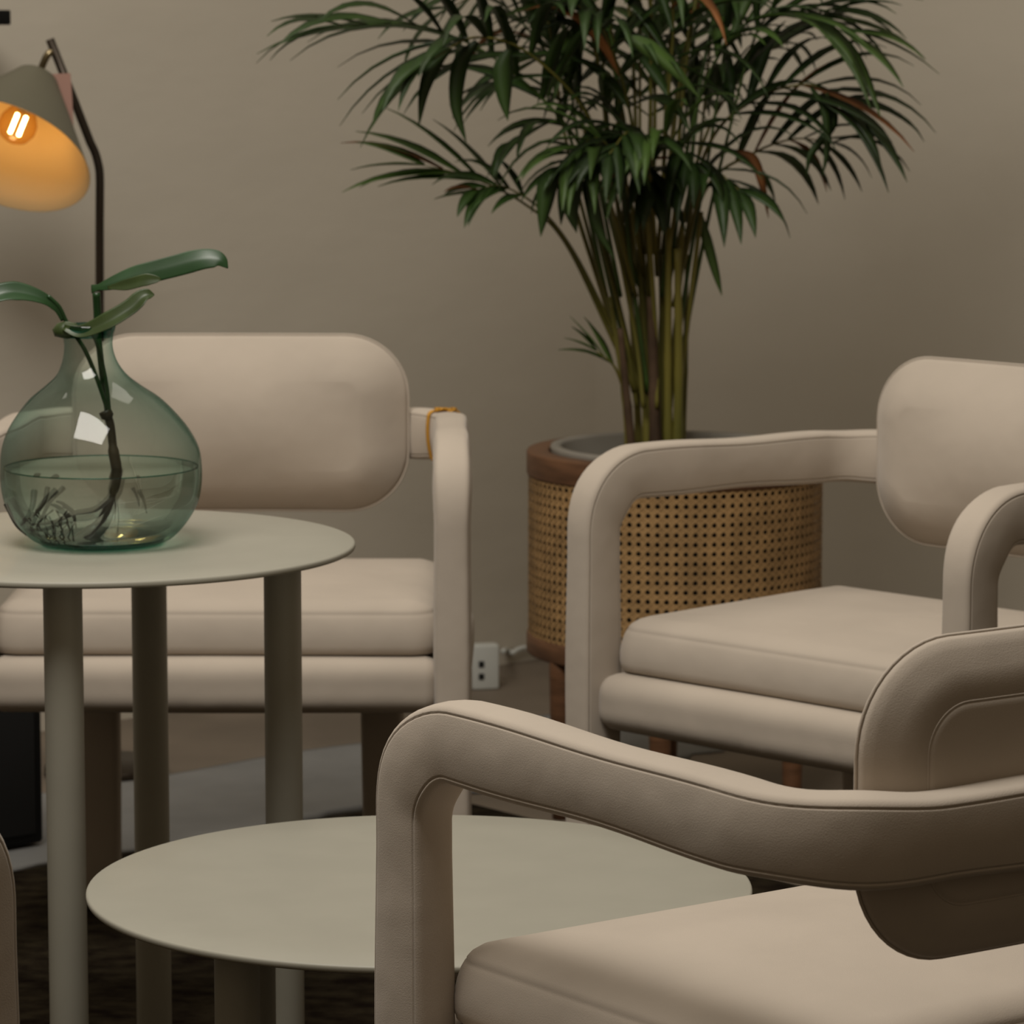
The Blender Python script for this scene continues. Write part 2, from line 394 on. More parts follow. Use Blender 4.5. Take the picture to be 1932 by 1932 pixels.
# gold cord looped round the arm of the rear chair
half = frame_half(1); i0 = [i for i, h in enumerate(half) if h[2] == 'rail'][5]
P = [h[0] for h in half]; t = (P[i0+1]-P[i0-1]).normalized(); n = half[i0][1]; b = n.cross(t)
g = MB()
for k, off in enumerate((-.0022, .0018)):
    g.add(*closed_tube([P[i0]+n*x*1.05+b*y*1.04+t*(off+.004*y/.03) for x, y in frame_profile(T_/2+.0006, QA/2+.0006, notch=0)], .0013, 6))
top = P[i0]+b*(QA/2+.002)
for k in range(5):
    dx = Vector((random.Random(k).uniform(-.008, .008), random.Random(k+9).uniform(-.006, .006), .0012))
    g.add(*closed_tube([top+dx+Vector((.006*math.cos(a), .0045*math.sin(a), .0016*math.sin(2*a+k))) for a in [2*PI*q/16 for q in range(16)]], .0012, 5))
mw = Matrix.Translation(Vector((-.3349, 4.298, 0))) @ Matrix.Rotation(-.012, 4, 'Z') @ Matrix.Diagonal((AX_, 1, 1, 1))
g.v = [mw @ p for p in g.v]
mark(g.build('gold_cord', 'gold'), 'thin gold cord looped and knotted round the arm of a cream chair', 'cord')

# ------------------------------------------------------------------ tables
def table(name, label, cx, cy, z, r, legs, lr, edge=.0062):
    root = thing(name, label, 'table', (cx, cy, 0), group='round grey metal tables')
    th = .0065
    v, f = lathe([(r-.03, z-th), (r-.0022, z-th), (r-.0006, z-th+.0008), (r, z-th+.002), (r, z-.002), (r-.0006, z-.0007), (r-.0022, z), (r*.8, z), (r*.3, z)], 128, None, True, True)
    obj('tabletop', v, f, M['powder'], root)
    for x, y in legs:
        v, f = lathe([(lr*.98, .010), (lr, .012), (lr, z-th)], 40, None, True, False)
        obj('leg', [p+Vector((x, y, 0)) for p in v], f, M['powder'], root)
    # plate that joins the legs below the top
    v, f = lathe([(r*.55, z-th-.004), (r*.55, z-th)], 64, None, True, False)
    sharp(obj('mounting_plate', v, f, M['powder'], root))
    return root
TX, TY, TZ, TR = -.4065, 3.785, .57, .2535
def tl(u, d): return ((u-966)/FPX*d*1.0-TX, d-TY)
# photo-measured axes of the tall table's legs, at their own depth
tl_legs = []
for u, v0, d in ((118, 1110, 3.592), (281, 1110, 3.978), (533, 1110, 3.742)):
    p = at(u, v0, d); tl_legs.append((p.x-TX, p.y-TY))
tl_legs.append((-tl_legs[2][0], -tl_legs[2][1]))
table('side_table', 'tall round grey metal table carrying the green glass vase', TX, TY, TZ, TR, tl_legs, .0182)
LX, LY, LZ, LR = -.0775, 3.22, .3615, .279
table('coffee_table', 'low round grey metal table with an empty top', LX, LY, LZ, LR, [(-.142, -.17), (-.150, .165), (.15, -.165), (.141, .17)], .0182)

# ------------------------------------------------------------------ vase with cuttings
VX, VY, VZ = (185-966)/FPX*3.78, 3.78, TZ
S = 3.80/FPX
prof_px = [(1040, 60, 185), (1041, 105, 185), (1036, 122, 185), (1028, 137, 185), (1003, 161, 184), (968, 181, 185), (933, 189, 185), (898, 190, 185), (862, 186, 184), (827, 171, 181), (795, 148, 178), (767, 122, 175), (745, 92, 172), (725, 68, 170), (705, 55, 167), (685, 48, 165), (665, 45.5, 164), (648, 48, 164), (638, 51, 164), (632, 52, 164)]
def vprof(off, pts):
    return [(max(.001, r*S-off), (1041-v)*S*1.006+off*(.7 if v > 1020 else 0), (c-185)*S) for v, r, c in pts]
# smooth the profile
pp = spline([Vector((v, r, c)) for v, r, c in prof_px], 4); pp = [(p.x, p.y, p.z) for p in pp]
outer = vprof(0, pp); inner = vprof(.0032, pp)
vase = thing('glass_vase', 'bulbous pale green glass vase half full of water on the tall table', 'vase', (VX, VY, VZ+.0008))
def vlathe(profile, c0=False, c1=False): return lathe(profile, 80, None, c0, c1)
body_o = [p for p in outer]; lipr, lipz, lipc = outer[-1]; ir, iz, ic = inner[-1]
lip = [(lipr-.0008, lipz+.0016, lipc), ((lipr+ir)/2, lipz+.0022, lipc), (ir+.0006, lipz+.0014, lipc)]
kneck = next(i for i, p in enumerate(pp) if p[0] < 652)
obj('body', *vlathe(outer[:kneck+1]), M['glass'], vase)
obj('lip', *vlathe(outer[kneck:]+lip+list(reversed(inner[kneck:]))), M['glassdeep'], vase)
obj('base', *vlathe([(.02, .0005, 0), (.052, .0, 0), (.060, .003, 0), (.061, .006, 0), (.055, .0075, 0), (.02, .0045, 0)], True, True), M['glassdeep'], vase)
wz = (1041-897)*S
wp = [p for p in inner if p[1] < wz and p[1] > .006]
wr = np.interp(wz, [p[1] for p in inner], [p[0] for p in inner])-.0002
wp = [(p[0]-.0002, p[1], p[2]) for p in wp]
mark(obj('water', *vlathe([(wp[0][0]*.6, wp[0][1]-.0004, 0)]+wp+[(float(wr), wz, 0)], True, True), M['water']), 'clear water filling the lower half of the green vase', 'water').location = (VX, VY, VZ+.0008)

mn = closed_tube([Vector(((float(wr)-.0004)*math.cos(2*PI*k/64), (float(wr)-.0004)*math.sin(2*PI*k/64), wz+.0006)) for k in range(64)], .0007, 6)
bpy.data.objects['water'].name = 'water'
obj('meniscus', *mn, M['glassdeep'], bpy.data.objects['water'])
def blade(path, widths, up, fold=.25, m='pleaf', name='leaf', parent=None, th=.0006, nw=6, twist=None):
    """a leaf along path; cross-section folded along the midrib"""
    P = [Vector(p) for p in path]; v = []; n = nw*2+1; f = []
    for i, p in enumerate(P):
        t = (P[min(i+1, len(P)-1)]-P[max(i-1, 0)]).normalized(); u_ = Vector(up)
        if twist: u_ = Quaternion(t, twist*i/len(P)) @ u_
        s = t.cross(u_).normalized(); nn = s.cross(t)
        for j in range(n):
            x = (j-nw)/nw; v.append(p+s*x*widths[i]*.5+nn*(abs(x)**1.3)*fold*widths[i]*.5)
    for i in range(len(P)-1):
        for j in range(n-1): f.append((i*n+j, i*n+j+1, (i+1)*n+j+1, (i+1)*n+j))
    o = obj(name, v, f, m, parent)
    md = o.modifiers.new('thickness', 'SOLIDIFY'); md.thickness = th; md.offset = 0
    return o
cut = thing('plant_cutting', 'rooting leafy plant cutting standing in the green glass vase', 'plant', (VX, VY, VZ))
cut_children = []
def cadd(o): cut_children.append(o); return o
def V(u, v, d): return at(u, v, d)
DV = 3.78
def lw_(n, wmax, p=.8, q=1.2, base=.08): return [wmax*max(base if i < n*.3 else .02, (math.sin(PI*min(1, (i/(n-1))**p))**q)) for i in range(n)]
# stems: from the neck to the leaves
stems = MB()
stems.add(*tube(spline([V(205, 780, DV), V(185, 720, DV-.003), V(160, 660, DV-.005), V(128, 612, DV-.006), V(112, 580, DV-.008), V(90, 558, DV-.01)], 6), .0022, 7))
stems.add(*tube(spline([V(205, 790, DV+.004), V(195, 720, DV+.006), V(186, 640, DV+.006), V(184, 590, DV+.004), V(182, 552, DV)], 6), [.0030]*6+[.0032]*10+[.0042]*9, 8))
stems.add(*tube(spline([V(208, 800, DV), V(200, 720, DV-.006), V(180, 640, DV-.010), V(160, 628, DV-.012)], 6), .0020, 7))
cadd(stems.build('stem', 'pleaf'))
def wprof(n, keys): return [float(np.interp(i/(n-1), [k[0] for k in keys], [k[1] for k in keys])) for i in range(n)]
pt = spline([V(118, 605, DV-.008), V(106, 584, DV-.010), V(84, 565, DV-.012), V(40, 552, DV-.016), V(0, 554, DV-.022), V(-50, 576, DV-.03)], 6)
cadd(blade(pt, wprof(len(pt), ((0, .003), (.2, .005), (.4, .012), (.65, .0215), (.85, .019), (1, .002))), (0.1, -.80, .6), .22))
pt = spline([V(172, 545, DV), V(198, 538, DV-.004), V(250, 521, DV-.008), V(320, 503, DV-.014), V(380, 488, DV-.018), V(413, 489, DV-.019), V(430, 506, DV-.02)], 7)
cadd(blade(pt, wprof(len(pt), ((0, .009), (.10, .006), (.2, .013), (.35, .0225), (.6, .0235), (.8, .019), (.92, .009), (1, .0012))), (.1, -.86, .5), -.16))
pt = spline([V(203, 543, DV-.010), V(240, 537, DV-.016), V(275, 528, DV-.019), V(304, 527, DV-.02)], 6)
cadd(blade(pt, wprof(len(pt), ((0, .003), (.3, .011), (.7, .012), (.9, .007), (1, .002))), (.1, -.93, .25), .1, m='pleafback'))
pt = spline([V(120, 618, DV-.02), V(155, 626, DV-.024), V(205, 606, DV-.028), V(248, 580, DV-.026), V(272, 558, DV-.023), V(291, 556, DV-.02)], 6)
cadd(blade(pt, wprof(len(pt), ((0, .006), (.15, .012), (.4, .0185), (.7, .0175), (.9, .010), (1, .0015))), (-.25, -.86, .45), .30, m='pleafback'))
v, f = lathe([(.001, -.010), (.008, -.007), (.0095, 0), (.006, .007), (.001, .009)], 14)
cp = V(126, 622, DV-.012); cadd(obj('node', [cp+Vector((p.x*1.5, p.y, p.z*.9)) for p in v], f, M['pleafback']))
# submerged stem and roots
rt = MB()
rt.add(*tube(spline([V(198, 775, DV), V(208, 800, DV), V(214, 850, DV-.002), V(220, 890, DV-.004), V(212, 930, DV-.008), V(195, 975, DV-.014), V(160, 1010, DV-.02), V(136, 1024, DV-.024)], 6), [.0065]*4+[.0042]*8+[.0055]*12+[.0042]*10+[.0058]*8+[.003], 9))
rnd = random.Random(3)
def rootlet(pts, r0):
    q = spline(pts, 6); rt.add(*tube(q, [1.4*r0*(1-.7*i/len(q)) for i in range(len(q))], 6))
rootlet([V(212, 935, DV-.01), V(180, 960, DV-.02), V(140, 968, DV-.03), V(100, 985, DV-.03), V(60, 990, DV-.02)], .0028)
rootlet([V(140, 968, DV-.03), V(118, 950, DV-.034), V(106, 946, DV-.034)], .002)
rootlet([V(120, 955, DV-.03), V(138, 965, DV-.034), V(144, 1000, DV-.03)], .0016)
rootlet([V(120, 920, DV), V(95, 945, DV-.01), V(80, 975, DV-.01), V(70, 1000, DV-.01)], .0022)
rootlet([V(90, 920, DV+.01), V(82, 950, DV), V(60, 975, DV), V(40, 990, DV)], .0020)
rootlet([V(20, 940, DV), V(40, 970, DV), V(60, 1000, DV), V(95, 1025, DV)], .0024)
rootlet([V(10, 950, DV-.02), V(30, 990, DV-.02), V(50, 1010, DV-.02)], .0016)
rootlet([V(250, 920, DV), V(258, 935, DV), V(263, 955, DV)], .0016)
rootlet([V(215, 930, DV), V(218, 960, DV), V(216, 985, DV)], .0006)
for k in range(14):
    u, v0 = rnd.uniform(35, 140), rnd.uniform(960, 985); rootlet([V(u, v0, DV-.02), V(u+rnd.uniform(-14, 14), v0+16, DV-.02), V(u+rnd.uniform(-22, 22), v0+36, DV-.02)], .0008)
cadd(mark(rt.build('roots', 'root'), 'dark wet stem and roots'))
inv = Matrix.Translation(-Vector((VX, VY, VZ)))
for o in cut_children: o.data.transform(inv); o.parent = cut

# ------------------------------------------------------------------ cane planter
BX, BYc = .2225, 5.30; BR = .2012
Z0, Z1 = .2415, .4575; ZTOP = .4915
bas = thing('cane_planter', 'round planter of woven cane with brown wooden rims and legs', 'planter', (BX, BYc, FZ))
def hoop(name, r0, r1, z0, z1, bev=.003, m='wood'):
    pr = [(r0, z0+bev), (r0+bev*.3, z0+bev*.3), (r0+bev, z0), (r1-bev, z0), (r1-bev*.3, z0+bev*.3), (r1, z0+bev), (r1, z1-bev), (r1-bev*.3, z1-bev*.3), (r1-bev, z1), (r0+bev, z1), (r0+bev*.3, z1-bev*.3), (r0, z1-bev)]
    pr.append(pr[0]); v, f = lathe(pr, 96); return obj(name, v, f, M[m], bas)
hoop('top_rim', .172, BR+.0015, Z1, ZTOP); hoop('bottom_rim', .172, BR+.0015, Z0-.028, Z0)
v, f = lathe([(.001, Z0-.024), (.175, Z0-.024), (.176, Z0-.02), (.001, Z0-.018)], 64); obj('base_board', v, f, M['wood'], bas)
v, f = lathe([(BR-.012, Z0), (BR-.012, Z1)], 64); obj('hole_shade', v, f, M['hole_shade'], bas)  # dark sheet behind the cane; shade inside its holes put into the colour
NC = 100; PH = 2*PI*BR/NC; rows = int(round((Z1-Z0)/PH)); PV = (Z1-Z0)/rows
cw = MB()
def strip(pts, wid, wdir):
    """flat ribbon on the cylinder through (theta, z, dr)"""
    v = []; f = []
    for th, z, dr in pts:
        for s in (-1, 1):
            t2 = th+s*wid*wdir[0]/BR; r = BR-.002+dr; v.append((r*math.cos(t2), r*math.sin(t2), z+s*wid*wdir[1]))
    for i in range(len(pts)-1): f.append((2*i, 2*i+1, 2*i+3, 2*i+2))
    cw.add(v, f)
for i in range(NC):
    th = 2*PI*i/NC
    for s in (-1, 1):
        strip([(th+s*.00175/BR, Z0+(Z1-Z0)*k/(2*rows), 0.0004*(-1)**(k+i)) for k in range(2*rows+1)], .0013, (1, 0))
for j in range(rows+1):
    for s in (-1, 1):
        z = Z0+PV*j+s*.00175
        strip([(2*PI*k/(NC*2), z, .0006+.0004*(-1)**(k+j)) for k in range(2*NC+1)], .0013, (0, 1))
for i in range(NC):
    for d in (-1, 1):
        strip([(2*PI*(i+.5+d*k/4)/NC, Z0+PV*k/4, .0014+.0003*d) for k in range(4*rows+1)], .00115, (.707, -.707*d))
ob = mark(cw.build('cane_webbing', 'cane', bas, smooth=False), 'light brown woven cane with small holes', kind='stuff')
for a in (math.radians(213), math.radians(-33), math.radians(262), math.radians(90)):
    rings = []
    for z, k in ((0, .012), (.02, .0125), (.20, .0165), (Z0-.005, .0165)):
        rr = .186+.0*(.2-z); rings.append([Vector((rr*math.cos(a)+k*math.cos(q), rr*math.sin(a)+k*math.sin(q), z)) for q in [2*PI*j/16 for j in range(16)]])
    obj('leg', *rings_mesh(rings), M['wood'], bas)
pot = thing('inner_pot', 'grey plant pot with pale rim set inside the cane planter', 'pot', (BX, BYc, FZ))
pr = [(.10, Z0-.0175), (.13, Z0-.0175), (.164, ZTOP-.02), (.1705, ZTOP+.002), (.1695, ZTOP+.006), (.157, ZTOP+.006), (.1555, ZTOP+.002), (.145, ZTOP-.06), (.14, ZTOP-.075)]
v, f = lathe(pr, 72); obj('pot_wall', v, f, M['pot'], pot)
v, f = lathe([(.141, ZTOP-.062), (.10, ZTOP-.058), (.05, ZTOP-.055), (.002, ZTOP-.056)], 48); obj('soil', v, f, M['soil'], pot)

# ------------------------------------------------------------------ palm
palm = thing('areca_palm', 'tall leafy palm with yellow green canes growing from the cane planter', 'palm', (BX, BYc, ZTOP+FZ-.06))
PINV = Matrix.Translation(-Vector((BX, BYc, ZTOP+FZ-.06)))
rnd = random.Random(11)
def reloc(o): o.data.transform(PINV); o.parent = palm; return o
DP = 5.30
canes = [  # photo positions of cane bottom and top, radius
    (1192, 845, 1150, 560, .0055, 0), (1208, 845, 1185, 500, .0050, 0), (1222, 845, 1205, 470, .0058, 1), (1238, 848, 1228, 560, .0085, 1), (1250, 848, 1245, 470, .0048, 0),
    (1262, 848, 1262, 430, .0060, 0), (1276, 848, 1278, 470, .0068, 0), (1230, 846, 1212, 420, .0045, 0), (1284, 846, 1296, 480, .0042, 0), (1245, 846, 1250, 520, .0060, 0), (1200, 846, 1170, 620, .006, 1)]
for k, (u0, v0, u1, v1, r, br) in enumerate(canes):
    dd = rnd.uniform(-.035, .035); a = at(u0, v0, DP+dd); a.z = ZTOP+FZ-.06; c = at(u1, v1, DP+dd*2)
    mid = (a+c)/2+Vector((rnd.uniform(-.006, .006), 0, 0))
    mid.x += (a.x-mid.x)*.35
    pts = spline([a, mid, c], 8); rr = [r*(1.15-.55*i/len(pts))*(1+.12*(i % 4 == 0)) for i in range(len(pts))]
    reloc(obj('cane', *tube(pts, rr, 10), M['canebrown'] if br and k != 2 else M['caneg']))
leaflets = []   # (size, frond, path, widths, up, material)
def leaflet(base, dirv, length, width, droop, rnd, n=8):
    P = [base.copy()]; d = dirv.normalized(); step = length/(n-1)
    for i in range(1, n):
        d = (d+Vector((0, 0, -droop*i/n))).normalized(); P.append(P[-1]+d*step)
    W = [width*(.35+.65*min(1, i/(n*.3)))*(1-max(0, (i/(n-1)-.35)/.65)**1.5)+.0006 for i in range(n)]
    return P, W
NL = 0
def leaf_geo(P, W, up, fold=.35):
    v = []; f = []; sides = []
    for i, p in enumerate(P):
        t = (P[min(i+1, len(P)-1)]-P[max(i-1, 0)]).normalized(); s = t.cross(up)
        if s.length < .05: s = t.orthogonal()
        s.normalize(); nn = s.cross(t).normalized(); w2 = W[i]/2
        v += [p-s*w2+nn*fold*w2, p+nn*0, p+s*w2+nn*fold*w2, p-nn*.0005]
    for i in range(len(P)-1):
        a = 4*i; b_ = a+4
        f += [(a, a+1, b_+1, b_), (a+1, a+2, b_+2, b_+1), (a+2, a+3, b_+3, b_+2), (a+3, a, b_, b_+3)]
    return v, f
def frond(path_px, nl, length, width=.014, droop=.22, start=.42, spread=1., seed=0, indiv=True, mm=None, r0=.0032, dsp=.9, rise=.15, sides=(1, -1), roll=None):
    """a pinnate frond: rachis through photo points (u, v, depth offset) with leaflets on both sides"""
    global NL
    rnd = random.Random(seed)
    P = spline([at(u, v, DP+d) for u, v, d in path_px], 10); n = len(P)
    mt = mm or rnd.choice(['leaf', 'leaf', 'leaf2'])
    fr = reloc(obj('frond', *tube(P, [r0*(1-.8*i/n) for i in range(n)], 6), M['caneg'] if rnd.random() < .7 else M['leaf2']))
    joined = MB()
    if roll is None: roll = rnd.choice((-1, 1))*rnd.uniform(.25, .95)
    for k in range(nl):
        q = start+(1-start)*k/(nl-1); x = q*(n-1); i = min(int(x), n-2); base = P[i].lerp(P[i+1], x-i); t = (P[i+1]-P[i]).normalized()
        side0 = t.cross(Vector((0, 0, 1)))
        if side0.length < .2: side0 = Vector((rnd.uniform(-1, 1), rnd.uniform(-1, 1), 0))
        side0.normalize(); upv = side0.cross(t).normalized()
        side0, upv = side0*math.cos(roll)+upv*math.sin(roll), upv*math.cos(roll)-side0*math.sin(roll)
        for sgn in sides:
            ll = length*(.62+.38*math.sin(PI*min(1, .18+.82*(k/(nl-1)))))*rnd.uniform(.82, 1.12)
            ang = dsp*(1-.55*k/(nl-1))*rnd.uniform(.8, 1.2)
            d = t*math.cos(ang)+side0*sgn*math.sin(ang)*spread+upv*rise*rnd.uniform(.3, 1.6)
            LP, LW = leaflet(base, d, ll, width*rnd.uniform(.8, 1.15), droop*rnd.uniform(.6, 1.5), rnd)
            v, f = leaf_geo(LP, LW, Vector((rnd.uniform(-.3, .3), rnd.uniform(-.6, .1), 1)))
            if indiv and NL < 300:
                m_ = M[mt if rnd.random() > .035 else 'leafdry']
                o = obj('leaflet', v, f, m_, None); o.data.transform(PINV); o.parent = fr; NL += 1
            else: joined.add(v, f)
    if joined.v:
        o = joined.build('leaflets', M[mt], None); o.data.transform(PINV); o.parent = fr; o['kind'] = 'stuff'
    return fr
F_ = [
    # (path, leaflets per side, length, droop, start, seed)
    ([(1165, 640, 0), (1065, 450, -.02), (985, 375, -.04), (880, 330, -.05), (780, 318, -.06)], 9, .17, .16, .52, 1, 'leaf2'),
    ([(1190, 560, 0), (1110, 300, -.05), (960, 130, -.10), (800, 50, -.15), (650, 50, -.18)], 13, .21, .20, .40, 2, 'leaf'),
    ([(1200, 560, 0), (1130, 260, -.06), (1010, 110, -.14), (900, 70, -.20), (820, 110, -.24)], 11, .20, .38, .42, 3, 'leaf'),
    ([(1275, 560, 0), (1330, 290, -.02), (1420, 190, -.02), (1530, 160, -.02), (1610, 200, -.02)], 13, .19, .30, .40, 4, 'leaf'),
    ([(1270, 580, 0), (1330, 360, .02), (1420, 290, .04), (1500, 262, .06), (1570, 270, .08)], 10, .17, .30, .42, 5, 'leaf'),
    ([(1260, 540, 0), (1310, 220, -.02), (1390, 60, -.04), (1500, 20, -.06), (1590, 60, -.08)], 13, .20, .26, .40, 6, 'leaf2'),
    ([(1230, 480, 0), (1235, 150, -.02), (1215, -60, -.04), (1170, -190, -.06)], 11, .20, .28, .40, 7, 'leaf'),
    ([(1215, 480, 0), (1160, 140, -.02), (1080, -60, -.06), (980, -110, -.1)], 12, .22, .32, .36, 8, 'leaf'),
    ([(1250, 480, 0), (1285, 140, .02), (1340, -70, .02), (1420, -150, 0)], 12, .21, .30, .36, 9, 'leaf'),
    ([(1215, 520, 0), (1180, 340, -.08), (1130, 262, -.14), (1080, 290, -.18)], 9, .15, .45, .45, 10, 'leaf2'),
    ([(1240, 520, 0), (1225, 330, -.09), (1190, 250, -.16), (1150, 290, -.21)], 9, .14, .45, .45, 12, 'leaf'),
    ([(1255, 520, 0), (1280, 330, -.06), (1255, 250, -.14), (1220, 280, -.2)], 9, .15, .45, .42, 13, 'leaf2'),
    ([(1160, 600, 0), (1060, 430, .02), (1000, 330, .04), (930, 270, .05), (860, 260, .06)], 8, .15, .22, .5, 14, 'leaf'),
    ([(1205, 540, 0), (1120, 240, .02), (1000, 60, .05), (900, -30, .08)], 11, .21, .3, .42, 15, 'leaf'),
    ([(1260, 540, 0), (1330, 260, .05), (1420, 120, .09), (1480, 80, .12)], 11, .18, .3, .42, 16, 'leaf'),
    ([(1240, 500, 0), (1260, 200, -.06), (1270, 20, -.12), (1240, -80, -.18)], 11, .2, .36, .36, 17, 'leaf'),
    ([(1225, 500, 0), (1190, 220, -.08), (1140, 60, -.16), (1090, 10, -.22)], 11, .19, .38, .36, 18, 'leaf'),
]
frond([(1165, 660, 0), (1068, 460, -.02), (990, 385, -.04), (890, 335, -.05), (800, 312, -.06)], 5, .165, .019, .10, .60, 1, 1, True, 'leaf2', .0032, .55, .05, (1, -1), .75)
frond([(1165, 640, 0), (1085, 480, -.03), (1020, 395, -.06), (950, 352, -.08), (900, 358, -.10)], 5, .085, .017, .26, .62, 1, 14, True, 'leaf', .003, .8, .05, (1, -1), .8)
for path, nl, ln, dr, st, sd, mm in F_:
    if sd in (1, 14): continue
    frond(path, max(5, int(nl*.70)), ln, .0195, dr*.85, st, 1., sd, True, mm)
# low young sprout
frond([(1178, 735, -.03), (1158, 690, -.05), (1125, 662, -.06)], 3, .085, .012, .06, .55, 1, 40, True, 'leaf2', .003, .42, .0, (1, -1), 1.2)
# single broad leaves hanging at the edge of the crown
heart = frond([(1200, 560, -.02), (1150, 380, -.10), (1105, 318, -.16), (1060, 322, -.19)], 3, .07, .016, .4, .7, 1, 41, True, 'leaf')
def strap(pts, wd, m, d):
    P = spline([at(u, v, DP+d) for u, v in pts], 5); n = len(P)
    W = [wd*(.35+.65*min(1, i/(n*.3)))*(1-max(0, (i/(n-1)-.4)/.6)**1.6)+.0006 for i in range(n)]
    v, f = leaf_geo(P, W, Vector((.2, -1, .15)), .3)
    o = obj('leaflet', v, f, M[m]); o.data.transform(PINV); o.parent = heart
strap([(1060, 318), (1035, 340), (1026, 390), (1020, 447)], .027, 'leaf', -.19)
strap([(1085, 316), (1078, 340), (1076, 390), (1088, 440)], .030, 'leaf', -.185)
strap([(1110, 320), (1112, 360), (1128, 430), (1160, 490)], .018, 'leaf', -.17)
strap([(1320, 400), (1332, 450), (1350, 515), (1362, 558)], .014, 'leaf2', -.03)
strap([(1330, 350), (1375, 348), (1400, 370), (1412, 398)], .010, 'leaf', -.02)
strap([(1385, 285), (1420, 300), (1438, 350), (1450, 412)], .013, 'leafdry', -.05)
strap([(900, 78), (868, 120), (860, 200), (880, 270)], .021, 'leaf', -.21)
strap([(850, 90), (820, 120), (800, 170), (790, 240)], .019, 'leaf', -.21)
strap([(960, 95), (948, 130), (950, 180), (958, 228)], .026, 'leaf', -.22)
strap([(1560, 175), (1572, 230), (1530, 290), (1522, 332)], .012, 'leaf', -.05)
strap([(1530, 165), (1556, 210), (1560, 280), (1552, 332)], .012, 'leaf', -.06)
strap([(1180, 70), (1220, 90), (1270, 130), (1320, 185)], .022, 'leaf2', -.25)
# fuller crown behind and above
rnd = random.Random(77)
for k in range(12):
    a = -1+2*(k+.5)/12+rnd.uniform(-.08, .08); u1 = 1215+a*240; v1 = rnd.uniform(-140, 160); db = rnd.uniform(-.1, .25)
    u2 = u1+a*rnd.uniform(60, 210)
    frond([(1233+a*42, 740, db*.1), (1218+a*105, 500, db*.25), (1212+a*165, 270, db*.5), (u1, v1, db*.8), (u2, v1-rnd.uniform(-70, 40), db)], 7, rnd.uniform(.14, .20), .019, rnd.uniform(.2, .38), .56, 1, 100+k, False, None, .0036)
for k in range(7):   # tall fronds rising above
    a = -1+2*k/6; u1 = 1225+a*330; v1 = -420+abs(a)*180; db = rnd.uniform(-.15, .15)
    frond([(1225+a*70, 420, 0), (1228+a*100, 120, db*.3), (1228+a*190, -180, db*.7), (u1, v1, db), (u1+a*180, v1+60, db*1.3)], 10, .24, .019, .25, .42, 1, 300+k, False, None)
for k in range(6):   # hanging fronds in the heart of the crown
    u1 = 1050+k*58; v1 = rnd.uniform(215, 320)
    frond([(1222+(u1-1222)*.45, 560, 0), (1222+(u1-1222)*.8, v1+60, -.03), (u1, v1, -.06), (u1+(u1-1220)*.45, v1+40, -.09)], 5, rnd.uniform(.10, .15), .020, .36, .5, 1, 200+k, False, None)
# thin petioles between the canes
for k in range(8):
    a = -1+2*k/7; d = rnd.uniform(-.05, .05)
    reloc(obj('petiole', *tube(spline([at(1233+a*44, 770, DP+d), at(1228+a*66, 640, DP+d), at(1205+a*118, 400, DP+d*2)], 8), .0032, 6), M['caneg']))

# ------------------------------------------------------------------ floor lamp
DL = 5.5; SL = DL/FPX
lamp = thing('floor_lamp', 'dark bronze floor lamp with a glowing conical olive shade', 'lamp', (at(188, 600, DL).x, DL, FZ))
LINV = Matrix.Translation(-lamp.location)
def ladd(o, parent=None): o.data.transform(LINV); o.parent = parent or lamp; return o
px = at(188, 600, DL).x
pole = [Vector((px, DL, FZ+.018)), Vector((px, DL, .5)), at(188, 600, DL), at(188, 420, DL), at(188.5, 350, DL)]
pole += spline([at(188.5, 340, DL), at(187, 318, DL), at(180, 290, DL), at(170, 268, DL-.002)], 6)
pole += [at(140, 190, DL-.006), at(94, 74, DL-.012)]
ladd(obj('pole', *tube(pole, .0062, 14), M['bronze']))
v, f = lathe([(.002, .003), (.084, .003), (.088, .006), (.088, .016), (.084, .02), (.002, .021)], 48); ladd(obj('base', [p+Vector((px, DL, FZ-.0028)) for p in v], f, M['bronze']))
RC = at(10, 294, DL-.10)
ax = Vector((.25, .62, .74)).normalized()     # from the rim centre to the top of the shade
q = ax.to_track_quat('Z', 'Y')
hS = .140; r_rim, r_top = .122, .029
def place(v): return [RC+q @ Vector(p) for p in v]
po = [(r_rim, 0), (r_rim-.0008, .0008)]+[(r_rim+(r_top-r_rim)*(k/10), hS*k/10) for k in range(1, 10)]+[(r_top+.002, hS*.985), (r_top-.004, hS*1.01), (.012, hS*1.02), (.004, hS*1.02)]
v, f = lathe(po, 64); shade = ladd(obj('lamp_shade', place(v), f, M['shade']))
pi_ = [(r_rim, 0), (r_rim-.002, .0008)]+[(r_rim-.003+(r_top-r_rim)*(k/10), hS*k/10) for k in range(1, 10)]+[(r_top-.004, hS*.97), (.004, hS*.975)]
v, f = lathe(pi_, 64); si = ladd(obj('shade_lining', place(v), f, M['shadein']), shade)
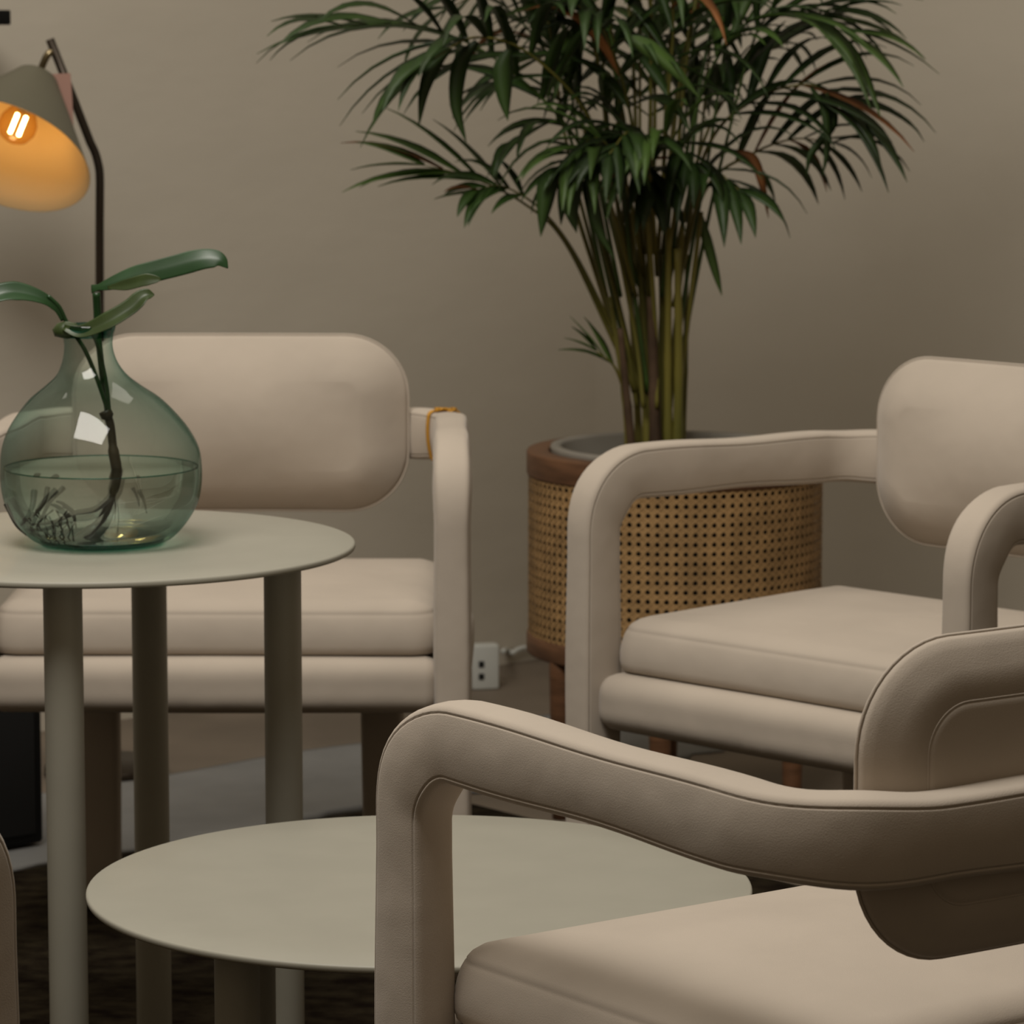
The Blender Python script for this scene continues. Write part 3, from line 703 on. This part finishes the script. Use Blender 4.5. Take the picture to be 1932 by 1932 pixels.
# socket, bulb, filaments
v, f = lathe([(.004, hS*.96), (.015, hS*.96), (.016, hS*.66), (.013, hS*.62), (.004, hS*.62)], 24); ladd(obj('socket', place(v), f, M['brass']))
bc_ = hS*.40
v, f = lathe([(.0125, bc_+.034), (.0145, bc_+.027), (.021, bc_+.017), (.0265, bc_+.004), (.0265, bc_-.007), (.021, bc_-.019), (.011, bc_-.0265), (.001, bc_-.028)], 32); bulb = ladd(obj('bulb', place(v), f, M['bulb']))
ex = ax.cross(Vector((0, 1, 0))).normalized()
for s in (-1, 1):
    a = RC+ax*(bc_+.016)+ex*.0062*s; b_ = RC+ax*(bc_-.017)+ex*.0062*s
    ladd(obj('filament', *tube([a, a.lerp(b_, .5), b_], .0027, 8), M['filament']), bulb)
top = RC+ax*hS*1.02; jn = at(101, 96, DL-.010)
ladd(obj('bracket', *tube(spline([top, top+ax*.012, jn+Vector((-.008, -.006, -.006)), jn], 6), .0050, 10), M['brass']))
tp_ = [at(84, 140, DL-.02), at(133, 138, DL-.02), at(137, 200, DL-.02), at(140, 272, DL-.02), at(120, 236, DL-.02), at(98, 186, DL-.02)]  # pinkish reflection beside the shade, drawn as a flat coloured sheet
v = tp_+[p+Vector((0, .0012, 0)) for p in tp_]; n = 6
ladd(obj('mark', v, [tuple(range(n)), tuple(range(2*n-1, n-1, -1))]+[(i, (i+1) % n, n+(i+1) % n, n+i) for i in range(n)], M['pink'], smooth=False)); lamp.children[-1]['label'] = 'pink reflection drawn as a flat tag'
pl = bpy.data.lights.new('lamp_bulb_light', 'POINT'); pl.energy = .115; pl.color = (1, .62, .25); pl.shadow_soft_size = .012
plo = bpy.data.objects.new('lamp_bulb_light', pl); C.objects.link(plo); plo.location = LINV @ (RC+q @ Vector((0, 0, bc_-.035))); plo.parent = lamp

# ------------------------------------------------------------------ small things
def wall_at(u, v, off):
    """point on the back wall (moved off it by off) seen at pixel (u, v)"""
    lo, hi = 3., 9.
    nrm = E2
    for _ in range(50):
        md_ = (lo+hi)/2
        if (at(u, v, md_)-KC).dot(nrm) > off: lo = md_
        else: hi = md_
    return at(u, v, lo)
e = wall_at(21, 33, .14); sh = thing('wall_shelf', 'black wall shelf whose end shows above the lamp', 'shelf', (e.x, e.y, e.z))
def wbox(mn, mx, bev=.002):
    v, f = box(mn, mx, bev); return [E1*p.x+E2*p.y+Vector((0, 0, p.z)) for p in v], f
obj('shelf_board', *wbox((-.60, -.137, -.0105), (0, .0, .0105)), M['black'], sh)
for x in (-.12, -.48): obj('bracket', *wbox((x-.01, -.138, -.055), (x+.01, -.128, -.0105)), M['black'], sh)

bb = at(40, 1550, 4.98); bb.z = .0
blk = thing('black_box', 'black speaker box on the pale runner behind the chair', 'speaker', (bb.x, bb.y, FZ+.0105), YAW)
obj('cabinet', *box((-.30, 0, 0), (.035, .16, .20), .006), M['black'], blk)
obj('grille', *box((-.285, -.004, .015), (.02, .0, .185), .001), M['socket'], blk)

ob_ = at(928, 1290, 6.0); d_ = CAMH/math.tan(PITCH+math.atan((1288-966)/FPX)); ob_ = at(928, 1288, d_)
sk = thing('power_socket', 'white plastic power socket block on the floor by the wall', 'socket', (ob_.x-.012, ob_.y, FZ), YAW-.5)
obj('housing', *box((-.022, -.014, 0), (.022, .014, .073), .004), M['white'], sk)
for z in (.022, .042): obj('outlet', *box((-.012, -.0155, z-.005), (-.003, -.0135, z+.005), .0007), M['socket'], sk)
pts = [Vector((ob_.x+.018, ob_.y+.005, .05))]+[wall_at(u, v, .012) for u, v in ((956, 1226), (966, 1232), (976, 1226), (990, 1222), (1010, 1226), (1060, 1230))]
for p in pts[1:]: p.z = max(.004, p.z)
mark(obj('white_cable', *tube(spline(pts, 6), .0042, 8), M['white']), 'white cable running along the foot of the wall', 'cable')
